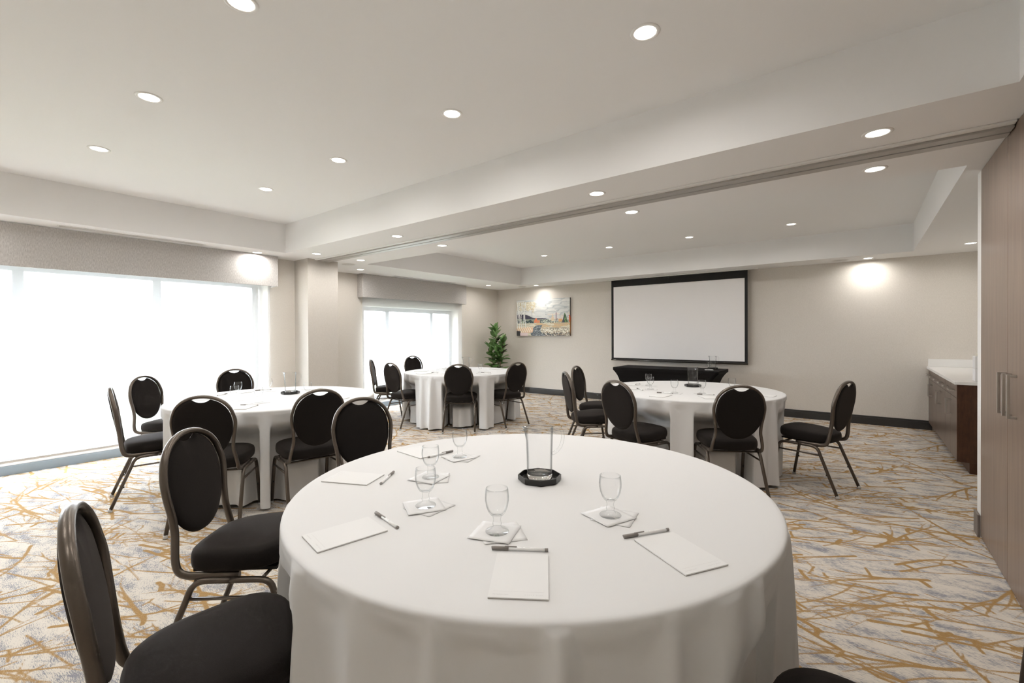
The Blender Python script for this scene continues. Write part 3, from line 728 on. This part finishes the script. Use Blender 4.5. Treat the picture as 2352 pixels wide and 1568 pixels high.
# ================================================================== TABLES
TAB = {1: (-1.023, 1.423), 2: (-4.311, 1.995), 3: (-4.936, 5.069), 4: (-1.405, 4.736)}
def tablecloth(t, seed, lab):
    cx, cy = TAB[t]; r = random.Random(seed); N = 720
    folds = []
    a = r.uniform(0, .5)
    while a < 2*math.pi-.12:
        folds.append((a, r.uniform(.35, 1.0), r.uniform(.035, .085))); a += r.uniform(.13, .33)
    cr = [(r.uniform(0, 2*math.pi), r.uniform(-1, 1), r.uniform(.05, .12)) for _ in range(14)]
    chairs = [(x, y, th) for k, (x, y, th, tt, l) in CH.items()]
    rings = [(0, 0.0), (.35, 0.0), (.62, 0.), (.80, 0.), (.84, 0.0), (.850, -.0008), (.8545, -.003), (TR, -.0065), (TR+.001, -.011)]
    drops = [.017, .026, .04, .06, .085, .115, .15, .19, .235, .28, .325, .37, .415, .46, .505, .55, .595, .64, .68, .71, .733]
    vs = [(0, 0, TZ)]; fs = []
    rowstart = []
    for rr, dz in rings[1:]:
        rowstart.append(len(vs))
        for k in range(N):
            p = 2*math.pi*k/N; vs.append((rr*math.cos(p), rr*math.sin(p), TZ+dz))
    hw = [r.uniform(-1, 1) for _ in range(9)]
    for d in drops:
        rowstart.append(len(vs)); tt = d/.74
        for k in range(N):
            p = 2*math.pi*k/N; F = 0
            for a, amp, wd in folds:
                da = (p-a+math.pi) % (2*math.pi)-math.pi
                if abs(da) < .5: F += amp*math.exp(-(da/wd)**2)
            G = 0
            for a, sl, wd in cr:
                da = (p-a-sl*.35*tt+math.pi) % (2*math.pi)-math.pi
                if abs(da) < .3: G += math.exp(-(da/(wd*.5))**2)*math.sin(math.pi*min(1, tt*1.6))
            rad = TR+.001+.010*tt+.105*(tt**.48)*(F-.42)+.006*G*(1 if tt > .03 else 0)
            if d < .045: rad = max(rad, TR+.0005)
            hem = 0
            if d > .6: hem = .010*sum(h*math.sin((i+2)*p+i) for i, h in enumerate(hw))/2*(d-.6)/.133
            z = TZ-d+hem; z = max(z, .006)
            x, y = rad*math.cos(p), rad*math.sin(p)
            for qx, qy, th in chairs:
                dx, dy = cx+x-qx, cy+y-qy; ct, st = math.cos(th), math.sin(th)
                lx = dx*ct+dy*st; ly = -dx*st+dy*ct
                if abs(lx) < .36 and -.35 < ly < .285:
                    wz = smooth(.66, .51, z); wl = 1-smooth(.236, .254, abs(lx))
                    push = max(0, .287-ly)*wz*wl
                    push *= 1-.5*(1-smooth(.12, .175, abs(lx)))*smooth(.365, .30, z)
                    x += -st*push; y += ct*push
            vs.append((x, y, z))
    for k in range(N): fs.append([0, rowstart[0]+k, rowstart[0]+(k+1) % N])
    for i in range(len(rowstart)-1):
        for k in range(N): fs.append([rowstart[i]+k, rowstart[i+1]+k, rowstart[i+1]+(k+1) % N, rowstart[i]+(k+1) % N])
    o = mesh_obj('tablecloth', vs, fs, M_cloth, None, True, loc=(cx, cy, 0))
    return tag(o, lab, 'tablecloth', 'white round tablecloths')
TL = {1: 'large white round tablecloth filling the foreground', 2: 'white round tablecloth on the left table by the large blind', 3: 'white round tablecloth on the far table by the plant', 4: 'white round tablecloth on the table before the projection screen'}
for t, sd in ((1, 3), (2, 8), (3, 15), (4, 22)):
    cx, cy = TAB[t]
    r = thing('round_table', ['', 'round banquet table hidden under the large foreground cloth', 'round banquet table under the cloth by the large blind', 'round banquet table under the cloth by the plant', 'round banquet table under the cloth before the screen'][t], 'table', (cx, cy, 0), group='round banquet tables')
    MB().lathe([(.835, .728), (.85, .731), (.85, .7505), (.84, .7535), (0, .7535)], 72, caps=True).build('tabletop', M_table, r)
    for sx in (-1, 1):
        for sy_ in (-1, 1): MB().sweep([(sx*.27, sy_*.27, .004), (sx*.22, sy_*.22, .727)], .013, .013, (1, 0, 0), 10).build('leg', M_steel, r)
    tablecloth(t, sd, TL[t])

# ---- table settings
def make_glass():
    r = thing('water_goblet', '', 'glass')
    MB().lathe([(.0125, .0475), (.019, .0505), (.026, .060), (.0315, .074), (.0345, .090), (.0348, .102), (.0335, .116), (.0322, .1265), (.0312, .1268), (.0325, .115), (.0337, .101), (.0333, .090), (.0302, .075), (.0245, .062), (.017, .0535), (.009, .0510), (.0, .0505)], 28, caps=False).build('bowl', M_glass, r)
    MB().lathe([(.0, .0005), (.033, .0005), (.034, .002), (.0325, .0045), (.022, .0075), (.0135, .012), (.0115, .018), (.0135, .024), (.0115, .030), (.0105, .037), (.0125, .043), (.0125, .0474), (.0, .0500)], 24, caps=False).build('stem_and_foot', M_glassf, r)
    return r
GP = None
def glass(x, y, z, lab, grp):
    global GP
    if GP is None: GP = o = make_glass()
    else: o = copy_tree(GP)
    o.location = (x, y, z); o['label'] = lab; o['group'] = grp
def make_pitcher():
    r = thing('water_pitcher', '', 'pitcher')
    n = 40
    prof_o = [(.0495, .022), (.0495, .05), (.0505, .10), (.0520, .15), (.0535, .185), (.0545, .203)]
    prof_i = [(.0522, .2035), (.0512, .185), (.0497, .15), (.0483, .10), (.0474, .05), (.0468, .027), (.0, .025)]
    vs = []; fs = []; allp = prof_o+prof_i
    for rr, z in allp:
        for k in range(n):
            a = 2*math.pi*k/n; q = (a-math.pi+math.pi) % (2*math.pi)-math.pi
            sp = math.exp(-((abs(q)-0)/.30)**2) if True else 0
            # spout at angle pi
            da = (a-math.pi+math.pi) % (2*math.pi)-math.pi; sp = math.exp(-(da/.30)**2)*max(0, (z-.155)/.05)**1.5*.018
            vs.append(((rr+sp)*math.cos(a), (rr+sp)*math.sin(a), z+sp*.25))
    for i in range(len(allp)-1):
        for k in range(n): fs.append([i*n+k, i*n+(k+1) % n, (i+1)*n+(k+1) % n, (i+1)*n+k])
    mesh_obj('body', vs, fs, M_glassp, r, True)
    MB().lathe([(.0, .0005), (.047, .0005), (.0495, .003), (.0495, .0215), (.046, .0235), (0, .0235)], 36, caps=False).build('thick_base', M_solidglass, r)
    hp = catmull([(.052, 0, .190), (.075, 0, .197), (.096, 0, .180), (.099, 0, .150), (.088, 0, .118), (.066, 0, .098), (.0515, 0, .094)], 6)
    MB().sweep(hp, .006, .0085, (0, 1, 0), 10).build('handle', M_glassp, r)
    return r
PP = None
def pitcher(x, y, z, rz, lab):
    global PP
    if PP is None: PP = o = make_pitcher()
    else: o = copy_tree(PP)
    o.location = (x, y, z); o.rotation_euler = (0, 0, rz); o['label'] = lab; o['group'] = 'glass water pitchers'
def make_tray():
    r = thing('octagonal_tray', '', 'tray')
    n = 8; R = .0815; vs = []; fs = []
    rings = [(R*.93, 0.0005), (R, .004), (R, .023), (R-.004, .0235), (R-.0045, .006), (R*.88, .0045)]
    for rr, z in rings:
        for k in range(n):
            a = 2*math.pi*(k+.5)/n; vs.append((rr*math.cos(a)*1.04, rr*math.sin(a)*1.04, z))
    for i in range(len(rings)-1):
        for k in range(n): fs.append([i*n+k, i*n+(k+1) % n, (i+1)*n+(k+1) % n, (i+1)*n+k])
    fs.append([k for k in reversed(range(n))]); fs.append([(len(rings)-1)*n+k for k in range(n)])
    mesh_obj('tray_body', vs, fs, M_black, r, False)
    return r
TP = None
def tray(x, y, z, rz, lab):
    global TP
    if TP is None: TP = o = make_tray()
    else: o = copy_tree(TP)
    o.location = (x, y, z); o.rotation_euler = (0, 0, rz); o['label'] = lab; o['group'] = 'black octagonal trays'
def text_mesh(txt, size, spacing=1.):
    cu = bpy.data.curves.new('txt', 'FONT'); cu.body = txt; cu.size = size; cu.space_character = spacing; cu.resolution_u = 2
    o = bpy.data.objects.new('txt', cu); COL.objects.link(o)
    dg = bpy.context.evaluated_depsgraph_get(); me = bpy.data.meshes.new_from_object(o.evaluated_get(dg)); me.name = 'lettering'
    bpy.data.objects.remove(o, do_unlink=True); bpy.data.curves.remove(cu); return me
T_web = text_mesh('hampton.com', .0062); T_web.materials.append(M_inkl)
T_cd = text_mesh('CARPE DIEM', .0052, 1.5); T_cd.materials.append(M_inkl)
T_pen = text_mesh('hampton', .0036); T_pen.materials.append(M_ink)
# pad: local y = up the page, writing at the bottom edge
def make_pad(writing):
    r = thing('notepad', '', 'notepad'); W, H = .066, .099
    MB().box(-W, W, -H, H, .0005, .0013).build('backing_card', M_card, r)
    MB().box(-W, W, -H, H, .0014, .0042).build('paper_block', M_paper, r)
    if writing:
        MB().box(-W+.010, W-.010, -H+.0235, -H+.0240, .00421, .00426).build('printed_rule', M_inkl, r)
        o = bpy.data.objects.new('lettering', T_web); link(o, r); o.location = (-W+.010, -H+.0105, .0043)
        o = bpy.data.objects.new('lettering', T_cd); link(o, r); o.location = (.014, -H+.0105, .0043)
    return r
PADS = {}
def pad(x, y, rz, lab, grp, writing=True):
    if writing not in PADS: PADS[writing] = o = make_pad(writing)
    else: o = copy_tree(PADS[writing])
    o.location = (x, y, TZ); o.rotation_euler = (0, 0, rz); o['label'] = lab; o['group'] = grp
def make_pen():
    r = thing('ballpoint_pen', '', 'pen'); h = (0, 0, 1)
    MB().sweep([(-.030, 0, .0056), (.0655, 0, .0050)], .0042, .0042, h, 12).build('barrel', M_pen, r)
    MB().sweep([(.0656, 0, .0050), (.0745, 0, .0050)], .0044, .0044, h, 12).build('end_plug', M_pencap, r)
    c = MB().sweep([(-.0745, 0, .0052), (-.073, 0, .0056), (-.0301, 0, .0056)], .0052, .0052, h, 12).build('cap', M_pencap, r)
    MB().box(-.040, -.008, -.0018, .0018, .0100, .0118).build('clip', M_pencap, c, .0005, rotz=None)
    o = bpy.data.objects.new('lettering', T_pen); link(o, r); o.location = (.014, -.0014, .0098)
    MB().lathe([(.0016, .0097), (.0016, .0098)], 3, c=(.006, 0, 0)).build('logo_mark', M_ink, r)
    return r
PN = None
def pen(cap, end, lab, grp):
    global PN
    if PN is None: PN = o = make_pen()
    else: o = copy_tree(PN)
    o.location = ((cap[0]+end[0])/2, (cap[1]+end[1])/2, TZ); o.rotation_euler = (0, 0, math.atan2(end[1]-cap[1], end[0]-cap[0])); o['label'] = lab; o['group'] = grp
def make_napkin(seed):
    r = random.Random(seed); n = 8; S = .061; vs = []; fs = []
    for i in range(n+1):
        for j in range(n+1):
            x = -S+2*S*i/n; y = -S+2*S*j/n; e = max(abs(x), abs(y))/S
            vs.append((x+r.uniform(-.0008, .0008), y+r.uniform(-.0008, .0008), .0004+(.0011*r.random() if e > .97 else .0)))
    for i in range(n):
        for j in range(n): a = i*(n+1)+j; fs.append([a, a+n+1, a+n+2, a+1])
    me = bpy.data.meshes.new('napkin'); me.from_pydata(vs, [], fs); me.polygons.foreach_set('use_smooth', [True]*len(fs)); me.materials.append(M_nap); me.update(); return me
NM = [make_napkin(s) for s in range(3)]
def napkin(x, y, z, rz, lab, grp, k=0):
    o = bpy.data.objects.new('paper_napkin', NM[k % 3]); link(o); o.location = (x, y, z); o.rotation_euler = (0, 0, rz)
    md = o.modifiers.new('thickness', 'SOLIDIFY'); md.thickness = .0006; md.offset = 1
    tag(o, lab, 'napkin', grp)

# table 1 (foreground)
G1 = 'goblets on the foreground table'
for i, (x, y, lab, nr) in enumerate([(-.835, 1.004, 'nearest the camera, behind the front notepad', .35), (-.626, 1.308, 'alone at right, behind the right-hand notepad', 1.2), (-1.151, 1.013, 'left of centre, front one of an overlapping pair', 1.05),
                                (-1.363, 1.226, 'left of centre, rear one of an overlapping pair', .2), (-1.481, 1.513, 'farthest back, left of the pitcher', 1.3)]):
    short = ['nearest goblet', 'right-hand goblet', 'front left goblet', 'rear left goblet', 'farthest goblet'][i]
    napkin(x+.012, y+.006, TZ+.0002, nr+.55, 'lower white napkin peeking out under the %s on the foreground table' % short, 'napkins on the foreground table', i)
    napkin(x-.004, y-.004, TZ+.0022, nr, 'upper white paper napkin directly under the %s on the foreground table' % short, 'napkins on the foreground table', i+1)
    glass(x, y, TZ+.0034, 'clear water goblet on the foreground table, '+lab, G1)
tray(-1.003, 1.468, TZ, math.pi/8+.66, 'black octagonal tray under the pitcher on the foreground table')
pitcher(-1.003, 1.468, TZ+.006, .95, 'clear glass pitcher on a black tray in the middle of the foreground table')
P1 = 'notepads on the foreground table'
def ang(p, q): return math.atan2(q[1]-p[1], q[0]-p[0])
pad(-.643, .859, ang((-.642, .741), (-.53, .815)), 'white notepad at the front edge of the foreground table, below a pen', P1)
pad(-.381, 1.199, ang((-.325, 1.096), (-.258, 1.207)), 'white notepad lying askew at the right of the foreground table', P1)
pad(-1.178, .733, ang((-1.270, .652), (-1.144, .628)), 'white notepad at the lower left of the foreground table', P1)
pad(-1.607, 1.038, ang((-1.715, 1.044), (-1.663, .928)), 'white notepad at the far left rim of the foreground table', P1)
pad(-1.70, 1.462, ang((-1.782, 1.517), (-1.794, 1.40)), 'white notepad at the back left rim behind the goblets of the foreground table', P1)
N1 = 'pens on the foreground table'
pen((-.779, .917), (-.656, .996), 'grey-capped white pen above the front notepad of the foreground table', N1)
pen((-.528, 1.191), (-.447, 1.311), 'grey-capped white pen along the top of the right-hand notepad', N1)
pen((-1.231, .874), (-1.081, .845), 'grey-capped white pen above the lower left notepad of the foreground table', N1)
pen((-1.454-.084, 1.181), (-1.454, 1.055), 'grey-capped white pen right of the far left notepad of the foreground table', N1)
pen((-1.58, 1.56), (-1.59, 1.42), 'grey-capped white pen half hidden behind a goblet at the back of the foreground table', N1)

def setting(t, glasses, pitch, pads, pens, where):
    cx, cy = TAB[t]; gg = 'goblets on the '+where; 
    for i, (x, y, lab) in enumerate(glasses):
        napkin(x+.008, y, TZ+.0002, .3+i*.7, 'white napkin under the goblet %s, %s' % (lab, where), 'napkins on the '+where, i)
        glass(x, y, TZ+.0030, 'clear goblet %s, %s' % (lab, where), gg)
    x, y, rz = pitch
    tray(x, y, TZ, rz, 'black octagonal tray under the pitcher on the '+where); pitcher(x, y, TZ+.006, rz, 'clear glass pitcher on the '+where)
    for x, y, lab in pads: pad(x, y, ang((x, y), (cx, cy))-math.pi/2, 'white notepad %s on the %s' % (lab, where), 'notepads on the '+where, False)
    for a, b, lab in pens: pen(a, b, 'grey-capped pen %s on the %s' % (lab, where), 'pens on the '+where)
setting(2, [(-4.36, 1.65, 'in front of an overlapping pair'), (-4.70, 1.81, 'at the rear of an overlapping pair'), (-4.05, 1.72, 'at front centre by the pen'), (-4.79, 2.13, 'beyond the pitcher at the back'), (-4.09, 2.17, 'right of the pitcher')],
        (-4.42, 2.17, .75), [(-3.88, 1.53, 'at the front rim'), (-4.69, 1.52, 'at the left rim'), (-4.95, 1.95, 'at the back left rim'), (-3.75, 2.25, 'at the right rim'), (-4.62, 2.50, 'at the back rim')],
        [((-4.02, 1.56), (-3.88, 1.65), 'above the front notepad'), ((-4.90, 1.79), (-4.81, 1.67), 'beside the left notepad'), ((-4.95, 2.07), (-4.89, 2.20), 'beside the back goblet')], 'left table')
setting(3, [(-5.26, 4.89, 'leftmost of the group of three'), (-4.97, 4.75, 'middle of the group of three'), (-5.23, 5.10, 'rearmost of the group of three'), (-4.52, 5.06, 'standing alone at right')],
        (-4.98, 5.24, .75), [(-5.44, 4.72, 'at the left rim'), (-5.06, 4.44, 'at the front rim'), (-4.33, 4.92, 'at the right rim'), (-5.5, 5.28, 'at the back left rim'), (-4.72, 5.68, 'at the back rim')],
        [((-5.10, 4.62), (-4.95, 4.61), 'above the front notepad'), ((-4.45, 5.0), (-4.38, 5.13), 'beside the right notepad')], 'far table by the plant')
setting(4, [(-1.71, 4.51, 'front one of the left pair'), (-1.85, 4.82, 'rear one of the left pair'), (-1.42, 4.36, 'at front centre left of the pitcher'), (-1.20, 4.48, 'just right of the pitcher'), (-1.01, 4.81, 'half hidden behind the front chair')],
        (-1.44, 5.02, -.9), [(-1.46, 4.10, 'at the front rim left of centre'), (-1.08, 4.25, 'at the front rim right of centre'), (-.72, 4.66, 'at the right rim'), (-1.93, 4.42, 'at the left rim, nearer'), (-2.06, 4.80, 'at the left rim, farther')],
        [((-1.56, 4.29), (-1.42, 4.31), 'above the front left notepad'), ((-1.22, 4.39), (-1.08, 4.43), 'above the front right notepad'), ((-1.84, 4.48), (-1.74, 4.38), 'beside the nearer left notepad'), ((-1.99, 4.80), (-2.0, 4.945), 'beside the farther left notepad')], 'table before the screen')
# on the spandex table
tray(-1.93, 7.82, .7425, .2, 'black octagonal tray on the black covered table below the screen')
pitcher(-1.93, 7.82, .7485, .70, 'clear glass pitcher on the black covered table below the screen')
napkin(-1.93, 7.60, .7427, .4, 'white paper napkin on the black covered table below the screen', 'napkin on the black covered table')
glass(-1.93, 7.60, .7455, 'clear water goblet on the black covered table below the screen', 'goblet on the black covered table')

# ================================================================== PLANT
def plant():
    r = thing('potted_fig', 'leafy green rubber fig plant in the back left corner behind the far table', 'plant', (-6.43, 7.78, 0))
    MB().lathe([(.0, .0005), (.12, .0005), (.125, .01), (.165, .32), (.17, .335), (.155, .335), (.150, .30), (.0, .30)], 28, caps=False).build('pot', M_pot, r)
    MB().lathe([(0, .302), (.148, .302)], 24, caps=False).build('soil', M_soil, r)
    st = [[(0, 0, .29), (.01, 0, .6), (-.02, .01, .95), (-.05, 0, 1.28), (-.06, 0, 1.40)], [(.03, .02, .29), (.07, 0, .6), (.12, -.01, .90), (.16, 0, 1.14)], [(-.03, -.02, .29), (-.08, -.03, .55), (-.14, -.02, .80), (-.17, -.03, 1.0)]]
    lm = []
    for i in range(3):
        g = [(.09, .20, .055), (.13, .28, .08), (.24, .42, .15)][i]
        m = mat('leaf_green', g, .32); f = noise(m, coords(m), 14., 2); lk(m, ramp(m, f, [(.3, tuple(c*.6 for c in g)), (.7, g)]), bsdf(m).inputs['Base Color']); lm.append(m)
    md = mat('leaf_underside', (.055, .045, .03), .5)
    def leaf(m, L, Wd, dr):
        n = 8; vs = []; fs = []
        for i in range(n+1):
            t = i/n; wd = Wd*math.sin(math.pi*t**.8)**.75 if 0 < t < 1 else .001; z = -dr*L*t*t+.0
            for s in (-1, -.5, 0, .5, 1): vs.append((t*L, s*wd, z+abs(s)*wd*.28-(.004 if s == 0 else 0)))
        for i in range(n):
            for k in range(4): fs.append([i*5+k, (i+1)*5+k, (i+1)*5+k+1, i*5+k+1])
        me = bpy.data.meshes.new('leaf'); me.from_pydata(vs, [], fs); me.polygons.foreach_set('use_smooth', [True]*len(fs)); me.materials.append(m); me.update(); return me
    LM = [leaf(lm[i % 3], L, W, d) for i, (L, W, d) in enumerate([(.24, .066, .15), (.22, .068, .3), (.25, .070, .05), (.20, .060, .2), (.23, .064, .35), (.21, .066, .1)])]+[leaf(md, .19, .046, .1)]
    rr = random.Random(4)
    for pth in st:
        c = catmull(pth, 6); MB().sweep(c, .011, .011, (1, 0, 0), 8).build('stem', M_stem, r)
        n = int((pth[-1][2]-.42)/.026)
        for k in range(n):
            t = k/(n-1); z = .44+t*(pth[-1][2]-.44)
            p = min(c, key=lambda q: abs(q.z-z)); a = k*2.4+rr.uniform(-.4, .4)
            o = bpy.data.objects.new('leaf', LM[rr.randrange(7) if rr.random() < .8 else 2]); link(o, r)
            el = .15+.75*t+rr.uniform(-.25, .25)
            o.location = (p.x, p.y, z); o.rotation_euler = (rr.uniform(-.5, .5), -el, a); s = rr.uniform(.8, 1.12); o.scale = (s, s, s)
        for k in range(3):
            o = bpy.data.objects.new('leaf', LM[2]); link(o, r); o.location = pth[-1]; o.rotation_euler = (0, -1.25+.15*k, k*2.1); o.scale = (.85,)*3
    return r
plant()
